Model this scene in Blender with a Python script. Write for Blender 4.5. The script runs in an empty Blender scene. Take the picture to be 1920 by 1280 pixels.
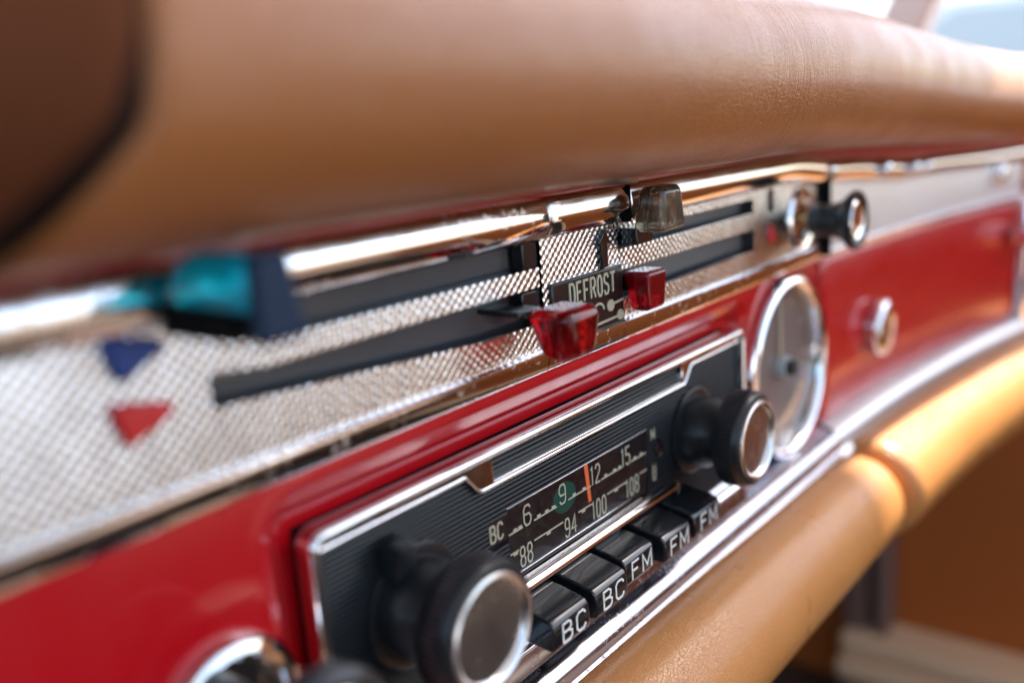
import bpy, bmesh, math, random
import numpy as np
from mathutils import Vector, Matrix
random.seed(7); rng = np.random.RandomState(5)
S = 0.001                                   # everything below is written in millimetres
SC = bpy.context.scene

# ------------------------------------------------------------------ camera
cam = bpy.data.cameras.new('camera'); camo = bpy.data.objects.new('camera', cam)
SC.collection.objects.link(camo); SC.camera = camo
CP = Vector((-95.06, -130.02, 68.24))
Fw = Vector((0.75506053, 0.61606509, -0.22438227)).normalized()
Dn = Vector((-0.21893, -0.08543, -0.97199))
Dn = (Dn - Fw*Dn.dot(Fw)).normalized()
Rt = Dn.cross(Fw).normalized()
camo.matrix_world = Matrix(((Rt.x, -Dn.x, -Fw.x, CP.x*S), (Rt.y, -Dn.y, -Fw.y, CP.y*S), (Rt.z, -Dn.z, -Fw.z, CP.z*S), (0, 0, 0, 1)))
cam.sensor_width = 36; cam.lens = 32.81; cam.clip_start = 0.01; cam.clip_end = 400
cam.dof.use_dof = True; cam.dof.focus_distance = 0.230; cam.dof.aperture_fstop = 5.0

# ------------------------------------------------------------------ light
sun_dir = Vector((0.66, -0.20, 1.0)).normalized()
elev = math.asin(sun_dir.z)
W = bpy.data.worlds.new('World'); SC.world = W; W.use_nodes = True
nt = W.node_tree; bg = nt.nodes['Background']
sky = nt.nodes.new('ShaderNodeTexSky'); sky.sky_type = 'NISHITA'; sky.sun_disc = False
sky.sun_elevation = elev; sky.sun_rotation = math.atan2(sun_dir.x, sun_dir.y)
sky.dust_density = 3.0; sky.air_density = 1.0
nt.links.new(sky.outputs[0], bg.inputs[0]); bg.inputs[1].default_value = 0.15
sl = bpy.data.lights.new('sun', 'SUN'); sl.energy = 5.0; sl.angle = math.radians(0.6); sl.color = (1, .96, .90)
so = bpy.data.objects.new('sun', sl); SC.collection.objects.link(so)
so.rotation_euler = sun_dir.to_track_quat('Z', 'Y').to_euler()
SC.view_settings.view_transform = 'Standard'; SC.view_settings.look = 'None'
SC.view_settings.exposure = 1.75; SC.view_settings.gamma = 1.0
SC.render.engine = 'CYCLES'
SC.cycles.max_bounces = 10; SC.cycles.transmission_bounces = 8; SC.cycles.transparent_max_bounces = 8

# ------------------------------------------------------------------ materials
def mat(name, col, rough=.5, metal=0, coat=0, coat_rough=.05, trans=0, spec=.5, ior=1.45, sheen=0):
    m = bpy.data.materials.new(name); m.use_nodes = True
    b = m.node_tree.nodes['Principled BSDF']
    b.inputs['Base Color'].default_value = (*col, 1); b.inputs['Roughness'].default_value = rough
    b.inputs['Metallic'].default_value = metal; b.inputs['Coat Weight'].default_value = coat
    b.inputs['Coat Roughness'].default_value = coat_rough; b.inputs['Transmission Weight'].default_value = trans
    b.inputs['Specular IOR Level'].default_value = spec; b.inputs['IOR'].default_value = ior
    b.inputs['Sheen Weight'].default_value = sheen
    return m
def N(m, t, **k):
    n = m.node_tree.nodes.new(t)
    for a, v in k.items(): setattr(n, a, v)
    return n
def L(m, a, b): m.node_tree.links.new(a, b)
def P(m): return m.node_tree.nodes['Principled BSDF']
def noise(m, scale, detail=4, rough=.55, stretch=None):
    tc = N(m, 'ShaderNodeTexCoord'); n = N(m, 'ShaderNodeTexNoise')
    n.inputs['Scale'].default_value = scale; n.inputs['Detail'].default_value = detail; n.inputs['Roughness'].default_value = rough
    if stretch:
        mp = N(m, 'ShaderNodeMapping'); mp.inputs['Scale'].default_value = stretch
        L(m, tc.outputs['Object'], mp.inputs[0]); L(m, mp.outputs[0], n.inputs['Vector'])
    else: L(m, tc.outputs['Object'], n.inputs['Vector'])
    return n
def ramp(m, src, p0, c0, p1, c1):
    r = N(m, 'ShaderNodeValToRGB'); r.color_ramp.elements[0].position = p0; r.color_ramp.elements[1].position = p1
    r.color_ramp.elements[0].color = (*c0, 1); r.color_ramp.elements[1].color = (*c1, 1)
    L(m, src, r.inputs[0]); return r
def bump(m, src, strength, dist, chain=None):
    b = N(m, 'ShaderNodeBump'); b.inputs['Strength'].default_value = strength; b.inputs['Distance'].default_value = dist
    L(m, src, b.inputs['Height'])
    if chain: L(m, chain.outputs[0], b.inputs['Normal'])
    L(m, b.outputs[0], P(m).inputs['Normal']); return b
g3 = lambda v: (v, v, v)

def leather(name, c1, c2, rough=.42, wrinkle=None, coat=.2):
    m = mat(name, c1, rough, spec=.5, coat=coat, coat_rough=.26)
    n = noise(m, 14, 5); r = ramp(m, n.outputs[0], .3, c1, .75, c2)
    # grime specks
    s = noise(m, 260, 3, .6); sr = ramp(m, s.outputs[0],   .73, g3(0), .8, g3(1))
    mx = N(m, 'ShaderNodeMixRGB'); mx.inputs[2].default_value = (c1[0]*.35, c1[1]*.35, c1[2]*.45, 1)
    ml = N(m, 'ShaderNodeMath', operation='MULTIPLY'); ml.inputs[1].default_value = .22
    L(m, sr.outputs[0], ml.inputs[0]); L(m, ml.outputs[0], mx.inputs[0]); L(m, r.outputs[0], mx.inputs[1]); L(m, mx.outputs[0], P(m).inputs['Base Color'])
    rn = noise(m, 60, 4); rr = ramp(m, rn.outputs[0], .3, g3(rough-.09), .7, g3(rough+.1)); L(m, rr.outputs[0], P(m).inputs['Roughness'])
    v = N(m, 'ShaderNodeTexVoronoi'); v.feature = 'DISTANCE_TO_EDGE'; v.inputs['Scale'].default_value = 900
    tc = N(m, 'ShaderNodeTexCoord'); L(m, tc.outputs['Object'], v.inputs['Vector'])
    vr = ramp(m, v.outputs['Distance'], 0, g3(0), .12, g3(1))
    b1 = bump(m, vr.outputs[0], .5, .0002)
    if wrinkle:
        # creases running round the roll, strongest near one place
        n2 = noise(m, 1, 5, .62, stretch=(240, 34, 48)); n2.inputs['Distortion'].default_value = .9
        r2 = N(m, 'ShaderNodeValToRGB'); e = r2.color_ramp.elements
        e[0].position = .42; e[0].color = (1, 1, 1, 1); e[1].position = .58; e[1].color = (1, 1, 1, 1)
        k = e.new(.5); k.color = (0, 0, 0, 1)
        L(m, n2.outputs[0], r2.inputs[0])
        g = N(m, 'ShaderNodeVectorMath', operation='DISTANCE'); L(m, tc.outputs['Object'], g.inputs[0]); g.inputs[1].default_value = wrinkle
        gr = N(m, 'ShaderNodeMapRange'); gr.inputs['From Min'].default_value = .006; gr.inputs['From Max'].default_value = .046
        gr.inputs['To Min'].default_value = .42; gr.inputs['To Max'].default_value = 0; L(m, g.outputs['Value'], gr.inputs['Value'])
        b2 = N(m, 'ShaderNodeBump'); b2.inputs['Distance'].default_value = .0005
        L(m, r2.outputs[0], b2.inputs['Height']); L(m, gr.outputs[0], b2.inputs['Strength']); L(m, b1.outputs[0], b2.inputs['Normal'])
        L(m, b2.outputs[0], P(m).inputs['Normal'])
    return m

def chrome(name, col=(.86, .86, .87), rough=.06, pits=0.0, pitscale=500):
    m = mat(name, col, rough, 1)
    n = noise(m, 90, 5); r = ramp(m, n.outputs[0], .35, g3(rough), .75, g3(rough+.08))
    if pits:
        p = noise(m, pitscale, 3, .65); pr = ramp(m, p.outputs[0], .56, g3(0), .66, g3(1))
        q = noise(m, 70, 3); qr = ramp(m, q.outputs[0], .45, g3(0), .6, g3(1))
        mu = N(m, 'ShaderNodeMath', operation='MULTIPLY'); L(m, pr.outputs[0], mu.inputs[0]); L(m, qr.outputs[0], mu.inputs[1])
        m2 = N(m, 'ShaderNodeMath', operation='MULTIPLY'); L(m, mu.outputs[0], m2.inputs[0]); m2.inputs[1].default_value = pits
        ad = N(m, 'ShaderNodeMath', operation='ADD'); L(m, m2.outputs[0], ad.inputs[0]); L(m, r.outputs[0], ad.inputs[1])
        L(m, ad.outputs[0], P(m).inputs['Roughness'])
        mx = N(m, 'ShaderNodeMixRGB'); mx.inputs[1].default_value = (*col, 1); mx.inputs[2].default_value = (.55, .5, .47, 1)
        L(m, mu.outputs[0], mx.inputs[0]); L(m, mx.outputs[0], P(m).inputs['Base Color'])
        bump(m, mu.outputs[0], .25, .0001)
    else: L(m, r.outputs[0], P(m).inputs['Roughness'])
    return m

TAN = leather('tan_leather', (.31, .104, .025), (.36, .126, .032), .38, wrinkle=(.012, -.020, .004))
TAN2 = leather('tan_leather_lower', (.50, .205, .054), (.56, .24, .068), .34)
HOOD = leather('shade_toned_leather', (.085, .024, .008), (.10, .030, .010), .8, coat=0); P(HOOD).inputs['Specular IOR Level'].default_value = .15  # shade on the hood pad is put into this darker brown base
RED = mat('red_paint', (.46, .003, .008), .34, coat=.55, coat_rough=.06, spec=.3)
_n = noise(RED, 900, 2); _b = bump(RED, _n.outputs[0], .03, .0001); _n = noise(RED, 16, 3); bump(RED, _n.outputs[0], .25, .0008, _b)
_n = noise(RED, 75, 6, .7); _r = ramp(RED, _n.outputs[0], .35, g3(.26), .75, g3(.5)); L(RED, _r.outputs[0], P(RED).inputs['Roughness'])
CHR = chrome('chrome'); CHRP = chrome('pitted_chrome', pits=.75); CHRL = chrome('worn_chrome', (.44, .44, .485), .14, pits=.5, pitscale=900)
EMB = chrome('embossed_metal', (.66, .65, .64), .13)
_n = noise(EMB, 130, 6, .7); _r = ramp(EMB, _n.outputs[0], .25, (.54, .55, .58), .6, (.74, .77, .81)); L(EMB, _r.outputs[0], P(EMB).inputs['Base Color']); DARKMETAL = mat('dark_metal', (.05, .05, .055), .25, 1)
BLK = mat('black_plastic', (.010, .012, .014), .18, coat=.6, coat_rough=.06)
_n = noise(BLK, 700, 4, .7); _r = ramp(BLK, _n.outputs[0], .62, (.010, .012, .014), .72, (.035, .045, .045)); L(BLK, _r.outputs[0], P(BLK).inputs['Base Color'])
_n2 = noise(BLK, 55, 5, .6); _r = ramp(BLK, _n2.outputs[0], .35, g3(.12), .7, g3(.34)); L(BLK, _r.outputs[0], P(BLK).inputs['Roughness'])
KNB = mat('black_knob', (.012, .014, .016), .32)
RUB = mat('black_rubber', (.004, .004, .004), .7, spec=.15)
DARK = mat('dark_gap', (.008, .007, .007), .7)
SLOT = mat('slot_black', (.05, .05, .055), .2, spec=.8)
RIB = mat('ribbed_face', (.045, .05, .055), .30, metal=.5)
DIAL = mat('dial_glass', (.016, .010, .010), .25, coat=.35, coat_rough=.03, spec=.3)
_n = noise(DIAL, 380, 5, .7); _r = ramp(DIAL, _n.outputs[0], .45, (.010, .007, .008), .8, (.045, .034, .032)); L(DIAL, _r.outputs[0], P(DIAL).inputs['Base Color'])
TRAY = mat('dark_glass_tray', (.05, .065, .07), .14, coat=.5)
CREAM = mat('cream_lettering', (.46, .43, .31), .5); WHITE = mat('white_lettering', (.80, .80, .74), .45)
ORANGE = mat('orange_needle', (.75, .13, .04), .4); GREEN = mat('green_lamp', (.007, .055, .038), .35)
PLAQ = mat('plaque_black', (.014, .010, .010), .28, coat=.3)
BLUEM = mat('blue_marker', (.015, .055, .25), .4); REDM = mat('red_marker', (.60, .02, .02), .4)
def plastic(name, col, rough=.12, trans=.85):
    m = mat(name, col, rough, trans=trans, ior=1.49, spec=.32)
    n = noise(m, 240, 4); bump(m, n.outputs[0], .05, .0003); return m
PRED = plastic('red_translucent_plastic', (.36, .003, .006)); PBLUE = plastic('blue_translucent_plastic', (.0, .78, 1.0), .12, .6)
PSMOKE = plastic('smoky_translucent_plastic', (.20, .165, .12), .14, .75); PNAVY = mat('navy_plastic', (.006, .02, .05), .5, spec=.25)
PRED2 = plastic('dark_red_plastic', (.33, .004, .010), .12, .6)
CLOCK = mat('clock_dial', (.20, .16, .145), .35); HUB = mat('grey_hub', (.35, .38, .37), .4)
FOOT = mat('footwell_leather', (.46, .115, .016), .6)
FLOOR = mat('dark_carpet', (.07, .045, .032), .9); CARPET = mat('sun_toned_carpet_edge', (.88, .60, .36), .7)  # sill edge colour raised to stand in for sunlight falling on it
BINDING = mat('grey_binding', (.19, .11, .085), .6)
GLASS = bpy.data.materials.new('clear_glass'); GLASS.use_nodes = True
_t = GLASS.node_tree; _t.nodes.clear(); _o = _t.nodes.new('ShaderNodeOutputMaterial'); _x = _t.nodes.new('ShaderNodeMixShader')
_a = _t.nodes.new('ShaderNodeBsdfTransparent'); _b = _t.nodes.new('ShaderNodeBsdfGlossy'); _b.inputs['Roughness'].default_value = .02
_lw = _t.nodes.new('ShaderNodeLayerWeight'); _pw = _t.nodes.new('ShaderNodeMath'); _pw.operation = 'POWER'; _pw.inputs[1].default_value = 5
_f = _t.nodes.new('ShaderNodeMath'); _f.operation = 'MULTIPLY_ADD'; _f.inputs[1].default_value = .85; _f.inputs[2].default_value = .04
_t.links.new(_lw.outputs['Facing'], _pw.inputs[0]); _t.links.new(_pw.outputs[0], _f.inputs[0])
_t.links.new(_f.outputs[0], _x.inputs[0]); _t.links.new(_a.outputs[0], _x.inputs[1]); _t.links.new(_b.outputs[0], _x.inputs[2]); _t.links.new(_x.outputs[0], _o.inputs[0])

# ------------------------------------------------------------------ builders
def thing(name, label, cat, loc=(0, 0, 0), group=None):
    o = bpy.data.objects.new(name, None); SC.collection.objects.link(o); o.empty_display_size = .01
    o.location = Vector(loc)*S; o['label'] = label; o['category'] = cat
    if group: o['group'] = group
    return o
def origin(o):
    v = Vector((0, 0, 0))
    while o is not None: v += o.location; o = o.parent
    return v/S
def obj(name, V, F, m, parent=None, smooth=True, bevel=0, seg=2, label=None, angle=40):
    me = bpy.data.meshes.new(name); o0 = origin(parent)
    V = np.asarray(V, float).reshape(-1, 3) - np.array(o0)
    me.from_pydata((V*S).tolist(), [], [list(map(int, f)) for f in F]); me.validate(); me.update()
    return finish(name, me, m, parent, smooth, bevel, seg, label, angle)
def finish(name, me, m, parent, smooth=True, bevel=0, seg=2, label=None, angle=40):
    bm = bmesh.new(); bm.from_mesh(me); bmesh.ops.recalc_face_normals(bm, faces=bm.faces); bm.to_mesh(me); bm.free()
    if m: me.materials.append(m)
    o = bpy.data.objects.new(name, me); SC.collection.objects.link(o); o.parent = parent
    if smooth:
        me.polygons.foreach_set('use_smooth', [True]*len(me.polygons))
        me.set_sharp_from_angle(angle=math.radians(angle))
    if bevel:
        b = o.modifiers.new('bevel', 'BEVEL'); b.width = bevel*S; b.segments = seg; b.limit_method = 'ANGLE'; b.angle_limit = math.radians(30)
        b.harden_normals = False
        for p in me.polygons: p.use_smooth = True
    if label: o['label'] = label
    return o
class MB:
    def __init__(s): s.V = []; s.F = []
    def add(s, V, F):
        k = len(s.V); s.V += [tuple(v) for v in V]; s.F += [[i+k for i in f] for f in F]; return s
    def box(s, x0, x1, y0, y1, z0, z1):
        V = [(x, y, z) for x in (x0, x1) for y in (y0, y1) for z in (z0, z1)]
        return s.add(V, [(0, 1, 3, 2), (4, 6, 7, 5), (0, 4, 5, 1), (2, 3, 7, 6), (0, 2, 6, 4), (1, 5, 7, 3)])
    def hexa(s, lo, hi):      # two loops of four points
        return s.add(list(lo)+list(hi), [(0, 1, 2, 3), (7, 6, 5, 4), (0, 4, 5, 1), (1, 5, 6, 2), (2, 6, 7, 3), (3, 7, 4, 0)])
    def prism(s, poly, y0, y1):   # poly of (x,z)
        n = len(poly); V = [(x, y0, z) for x, z in poly]+[(x, y1, z) for x, z in poly]
        return s.add(V, [list(range(n)), list(range(2*n-1, n-1, -1))]+[(i, (i+1) % n, n+(i+1) % n, n+i) for i in range(n)])
    def lathe(s, prof, x, z, n=64, y=0, ridges=None):   # prof (r, y), axis along y
        V = []; F = []
        for k, (r, yy) in enumerate(prof):
            for i in range(n):
                a = 2*math.pi*i/n; rr = r
                if ridges and k in ridges and i % 2: rr = r-.42
                V.append((x+rr*math.cos(a), y+yy, z+rr*math.sin(a)))
        for k in range(len(prof)-1):
            for i in range(n): F.append((k*n+i, k*n+(i+1) % n, (k+1)*n+(i+1) % n, (k+1)*n+i))
        if prof[0][0] > .01: F.append([i for i in range(n)])
        if prof[-1][0] > .01: F.append([(len(prof)-1)*n+i for i in range(n)][::-1])
        return s.add(V, F)
    def grid(s, G, closed=False):   # G array (a,b,3)
        a, b = G.shape[:2]; k = len(s.V); s.V += [tuple(v) for v in G.reshape(-1, 3)]
        for i in range(a-1):
            for j in range(b if closed else b-1):
                j2 = (j+1) % b; s.F.append([k+i*b+j, k+(i+1)*b+j, k+(i+1)*b+j2, k+i*b+j2])
        return s
    def cap(s, G, end):
        b = G.shape[1]; k = len(s.V)-G.shape[0]*b+(0 if end == 0 else (G.shape[0]-1)*b)
        s.F.append([k+j for j in range(b)] if end else [k+j for j in range(b)][::-1]); return s
    def ribbon(s, pts, w, y0, y1, z_scale=1, closed=False):
        pts = [Vector(p) for p in pts]; n = len(pts); Ls = []; Rs = []
        for i, p in enumerate(pts):
            a = pts[i-1] if (i > 0 or closed) else None; c = pts[(i+1) % n] if (i < n-1 or closed) else None
            d1 = (p-a).normalized() if a is not None else (c-p).normalized()
            d2 = (c-p).normalized() if c is not None else d1
            t = (d1+d2); t = t.normalized() if t.length > 1e-5 else d1
            nn = Vector((-t.y, t.x)); sc = 1/max(.5, abs(nn.dot(Vector((-d1.y, d1.x)))))
            Ls.append(p+nn*w*.5*sc); Rs.append(p-nn*w*.5*sc)
        V = [(q.x, yy, q.y) for yy in (y0, y1) for q in Ls+Rs]; F = []
        m = n if closed else n-1
        for i in range(m):
            j = (i+1) % n
            F += [(i, j, n+j, n+i), (2*n+i, 3*n+i, 3*n+j, 2*n+j), (i, 2*n+i, 2*n+j, j), (n+i, n+j, 3*n+j, 3*n+i)]
        if not closed: F += [(0, n, 3*n, 2*n), (n-1, 2*n-1+0+2*n-0-0 if False else 3*n-1, 4*n-1, 2*n-1)]
        return s.add(V, F)
    def build(s, name, m, parent=None, **k): return obj(name, s.V, s.F, m, parent, **k)

def np_mesh(name, V, Q, m, parent, smooth=True, label=None):   # fast quad mesh
    me = bpy.data.meshes.new(name); V = (V-np.array(origin(parent)))*S
    me.vertices.add(len(V)); me.vertices.foreach_set('co', V.astype(np.float32).ravel())
    me.loops.add(Q.size); me.loops.foreach_set('vertex_index', Q.astype(np.int32).ravel())
    me.polygons.add(len(Q)); me.polygons.foreach_set('loop_start', np.arange(len(Q), dtype=np.int32)*4)
    me.update(calc_edges=True); me.validate()
    me.polygons.foreach_set('use_smooth', [smooth]*len(me.polygons)); me.materials.append(m)
    o = bpy.data.objects.new(name, me); SC.collection.objects.link(o); o.parent = parent
    if label: o['label'] = label
    return o
def heightfield(name, xs, zs, fy, m, parent, keep=None, label=None):
    X, Z = np.meshgrid(xs, zs, indexing='ij'); Y = fy(X, Z); V = np.stack([X, Y, Z], -1).reshape(-1, 3)
    a, b = X.shape; I = np.arange(a*b).reshape(a, b)
    Q = np.stack([I[:-1, :-1], I[1:, :-1], I[1:, 1:], I[:-1, 1:]], -1).reshape(-1, 4)
    if keep is not None:
        cx = ((X[:-1, :-1]+X[1:, 1:])/2).ravel(); cz = ((Z[:-1, :-1]+Z[1:, 1:])/2).ravel(); Q = Q[keep(cx, cz)]
    return np_mesh(name, V, Q, m, parent, label=label)

def dyc(x): return -4.7e-4*np.maximum(0, np.asarray(x, float)-240)**2       # the dash curves towards the seats at its right end
def sm(a, b, x): t = np.clip((np.asarray(x, float)-a)/(b-a), 0, 1); return t*t*(3-2*t)
def ztop(x): return 42.5-4.0*sm(215, 265, x)-6.0*sm(250, 360, x)-2.2*sm(350, 450, x)

def sweep(mb, prof, xs, f=None, caps=True):   # closed profile [(y,z)], swept along x
    G = []
    for x in xs:
        p = [(f(x, y, z) if f else (x, y, z)) for y, z in prof]; G.append(p)
    G = np.array(G, float); mb.grid(G, closed=True)
    if caps: mb.cap(G, 0); mb.cap(G, 1)
    return mb
def arc(cy, cz, r, a0, a1, n, ry=1, rz=1):
    return [(cy+r*ry*math.cos(math.radians(a0+(a1-a0)*i/n)), cz+r*rz*math.sin(math.radians(a0+(a1-a0)*i/n))) for i in range(n+1)]
def rrect(x0, x1, z0, z1, r, n=6):
    P_ = []
    for cx, cz, a in ((x1-r, z1-r, 0), (x0+r, z1-r, 90), (x0+r, z0+r, 180), (x1-r, z0+r, 270)):
        for i in range(n+1): t = math.radians(a+90*i/n); P_.append((cx+r*math.cos(t), cz+r*math.sin(t)))
    return P_

# ------------------------------------------------------------------ dashboard body
dash = thing('dashboard', 'glossy red painted dashboard running behind the radio between the padded rolls', 'dashboard')
def sd_rr(X, Z, x0, x1, z0, z1, r):
    cx, cz = (x0+x1)/2, (z0+z1)/2; qx = np.abs(X-cx)-(x1-x0)/2+r; qz = np.abs(Z-cz)-(z1-z0)/2+r
    return np.hypot(np.maximum(qx, 0), np.maximum(qz, 0))+np.minimum(np.maximum(qx, qz), 0)-r
def redy(X, Z):
    d = sd_rr(X, Z, -3.6, 183.4, -75, 3.6, 4)                            # groove and lip round the radio
    y = -.22*np.exp(-((d-5.0)/.8)**2) + 1.7*np.clip((5.0-d)/4.4, 0, 1) + 2.0*np.exp(-((d-.2)/.9)**2)*(X < -1.5) + 3.0*(1-sm(-.6, .9, d))
    dg = np.hypot(X-220.4, Z+23.9)
    y = y + 3.0*(1-sm(34.5, 37.5, dg))
    y = y - 2.4*np.exp(-((dg-37.8)/1.6)**2)*.4
    dr = np.hypot(X+18, Z+22)
    y = y - .35*(1-sm(14.5, 20, dr))
    y = y + 1.5*sm(250.2, 252.6, X)
    return y
heightfield('painted_panel', np.arange(-300, 252.7, .75), np.arange(-66, 62, .75), redy, RED, dash,
            keep=lambda x, z: ~(((x > 1.5) & (x < 179) & (z > -52) & (z < -1)) | ((z > 14) & (z < 46)) | (np.hypot(x-220.4, z+23.9) < 32.4) | (np.hypot(x+18.5, z+24.5) < 12)))
heightfield('top_edge', np.linspace(252.8, 484, 60), np.array([20., 40, 66]), lambda X, Z: 1.8+dyc(X), RED, dash)
mb = MB(); mb.box(-300, 490, 9, 30, -80, 60); mb.build('dash_body', DARK, dash, smooth=False)

# lower chrome moulding
prof = [(2, -56.2), (-1.5, -57), (-5.5, -58.2), (-8.2, -60), (-9, -62.0), (-8.8, -64.0), (-7.4, -65.2), (-6.7, -65.8), (-7.2, -66.5), (-8.8, -67.0), (-10, -68.0), (-10, -69.2), (-8.6, -70.4), (2, -71)]
def along(x, y, z): return (x, y+float(dyc(x)), z)
trim = thing('chrome_moulding', 'long chrome moulding under the radio, above the lower tan padding', 'chrome trim', (0, 0, -64))
mb = MB(); sweep(mb, prof, list(np.arange(-300, 255, 15))+[254.3]); mb.build('moulding_strip', CHRL, trim)
mb = MB(); sweep(mb, [(y*.93, z-.2) for y, z in prof], [255.6]+list(np.arange(262, 486, 6)), along); mb.build('moulding_strip', chrome('dull_chrome', (.62, .65, .67), .36), trim)
mb = MB(); sweep(mb, prof, [254.4, 255.5], lambda x, y, z: (x, y*.8+.6, z*.985)); mb.build('joint', RUB, trim)

# glove box door
glove = thing('glovebox_door', 'bright red glovebox door with a round chrome button, right of the clock', 'glovebox door', (366, -8, -25))
xs = list(np.linspace(256, 478, 60)); top = lambda x: min(10.0, float(ztop(x))-22)
G = []
for x in xs:
    o_ = float(dyc(x)); e = 1.2*math.exp(-((x-256)/1.2)**2)+1.2*math.exp(-((x-478)/1.2)**2)
    G.append([(x, y+o_+e, z) for y, z in [(8, -57), (1.6, -57), (.6, -56.3), (0, -55), (0, -30), (0, -5), (0, 8), (.6, 9.2), (1.6, 10), (8, 10)]])
G = np.array(G); mb = MB().grid(G, closed=True); mb.cap(G, 0); mb.cap(G, 1); mb.build('door_panel', RED, glove)
b = thing('tmp', '', ''); bpy.data.objects.remove(b)
mb = MB(); mb.lathe([(9, -1.0), (9, -3.4), (11.4, -3.8), (12.0, -4.8), (12.0, -6.8), (11.2, -7.9), (9, -8.6), (5, -9.1), (0, -9.3)], 312, -28, 64)
lb = mb.build('latch_button', CHR, glove)

# dash end trim
endt = thing('dash_end_trim', 'vertical chrome edge strip closing the right end of the red dashboard', 'chrome trim', (483, -27, -20))
mb = MB(); sweep(mb, [(10, -60), (-1, -60), (-3, -58), (-3, 8), (-1, 10), (10, 10)], [480, 481.5, 487, 489], lambda x, y, z: (x, y+float(dyc(x))-(1.2 if 481 < x < 488 else 0), z)); mb.build('edge_strip', CHR, endt)
mb = MB(); mb.lathe([(5.5, 0), (6, -5), (7.5, -9), (7.5, -12), (5, -14), (0, -15)], 468, -8, 32, y=-26)
o = mb.build('window_crank_cap', CHR, None); o.name = 'chrome_stud'; o['label'] = 'round chrome stud at the far right end beside the red glovebox door'; o['category'] = 'stud'

# ------------------------------------------------------------------ embossed heater panel
heat = thing('heater_control_panel', 'silver embossed heater panel with sliding coloured levers above the radio', 'control panel', (0, 0, 27))
def emboss(X, Z, px, pz):
    def lat(X, Z):
        dx = (X/px-np.round(X/px))*px/(px*.58); dz = (Z/pz-np.round(Z/pz))*pz/(pz*.55); return np.maximum(0, 1-dx*dx-dz*dz)
    return np.maximum(lat(X, Z), lat(X+px/2, Z+pz/2))
def plate(px, pz, A, y0=0): return lambda X, Z: y0+dyc(X)-A*emboss(X, Z, px, pz)*(1+.07*np.sin(X*1.3+Z*2.1)*np.sin(X*.37-Z*.9))
def zt(x): return ztop(x)
def slot_left(x, z):
    up = (z < 42.6) & (z > 35.9+2.6*(1-sm(-13, 3, x))) & (x > -13.4)
    lo = (z < 31.5+1.2*(1-sm(-13, 0, x))) & (z > 27.2-4.2*np.clip((x+13.4)/68, 0, 1)) & (x > -13.4)
    return up | lo
def slot_right(x, z):
    up = (z < 39.6) & (z > 34.9) & (x < 193) & (x > 109)
    lo = (z < 29.5) & (z > 22.6-.8*(1-sm(110, 190, x))) & (x < 193.5) & (x > 109)
    hole = np.hypot(x-233, z-28.5) < 9.0
    return up | lo | hole
heightfield('embossed_plate', np.arange(-190, 75.6, .34), np.arange(15.8, 43, .32), plate(2.5, 2.2, .46), EMB, heat, keep=lambda x, z: ~slot_left(x, z))
heightfield('embossed_plate', np.arange(76.2, 109.8, .2), np.arange(14.5, 43.2, .19), plate(2.35, 2.2, .44, -.25), EMB, heat)
heightfield('embossed_plate', np.arange(110.3, 252.4, .32), np.arange(15.8, 43.2, .3), plate(2.35, 2.2, .44), EMB, heat, keep=lambda x, z: (~slot_right(x, z)) & (z < ztop(x)+1))
EMB2 = chrome('embossed_metal_far', (.74, .74, .76), .34)
heightfield('embossed_plate', np.arange(254.2, 479, .45), np.arange(11.5, 42, .36), plate(2.6, 2.4, .6), EMB2, heat, keep=lambda x, z: z < ztop(x)+1)
# slot backs, ribbed, and rims
def ribs(X, Z): return 4.5+.12*np.cos(X*2*np.pi/.75)+dyc(X)
heightfield('slot_backing', np.arange(-15, 76, .125), np.array([21, 34.5, 34.6, 46.]), ribs, SLOT, heat)
heightfield('slot_backing', np.arange(109.5, 246, .125), np.array([18., 33., 33.1, 44.]), ribs, SLOT, heat)
mb = MB()
for x0, x1, z0, z1 in [(-14, 75.8, 31.5, 35.5), (-16, -13.5, 22, 44), (75.2, 76.2, 20, 44), (109.4, 110.2, 18, 42), (194, 196, 20, 42), (110, 194, 30, 34.2)]: mb.box(x0, x1, .4, 5.2, z0, z1)
mb.build('slot_frame', SLOT, heat, smooth=False)
mb = MB(); mb.box(70, 75.0, -.2, 3, 35.8, 42.2); mb.box(69, 74.8, -.1, 3, 24.9, 30.9); mb.build('slot_end_stop', BLK, heat, bevel=.3)
# chrome slot lips (bright edges of the band between the slots)
def lip(x0, x1, zf, y=-.35, h=.35, n=40):
    m_ = MB(); sweep(m_, [(1, -h), (y, -h), (y-.1, 0), (y, h), (1, h)], list(np.linspace(x0, x1, n)), lambda x, y, z: (x, y+float(dyc(x)), z+zf(x))); return m_
for x0, x1, zf in [(-13, 75.2, lambda x: 35.75+2.6*float(1-sm(-13, 3, x))), (-13, 75.2, lambda x: 31.5+1.2*float(1-sm(-13, 0, x))), (-13, 75.2, lambda x: 27.05-4.2*min(1, max(0, (x+13.4)/68))),
                   (110.5, 193, lambda x: 34.8), (110.5, 193, lambda x: 29.7), (110.5, 193, lambda x: 22.5-.8*float(1-sm(110, 190, x)))]:
    lip(x0, x1, zf, y=-.12, h=.12).build('slot_lip', CHR, heat)
# lower border
lp = [(2, 16.4), (-1.0, 16.4), (-1.7, 16.0), (-1.8, 15.4), (-1.2, 12.6), (-1.1, 11.9), (-.7, 11.2), (2, 11.1)]
for x0, x1, n in [(-190, 75.7, 20), (76.1, 109.9, 4), (110.2, 252.4, 10), (254.2, 479, 40)]:
    m_ = MB(); sweep(m_, lp, list(np.linspace(x0, x1, n)), lambda x, y, z: (x, y+float(dyc(x)), z-(3.6 if x > 253.5 else 0)*(1 if z > 14 else .25))); m_.build('lower_border', CHRP, heat)
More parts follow.
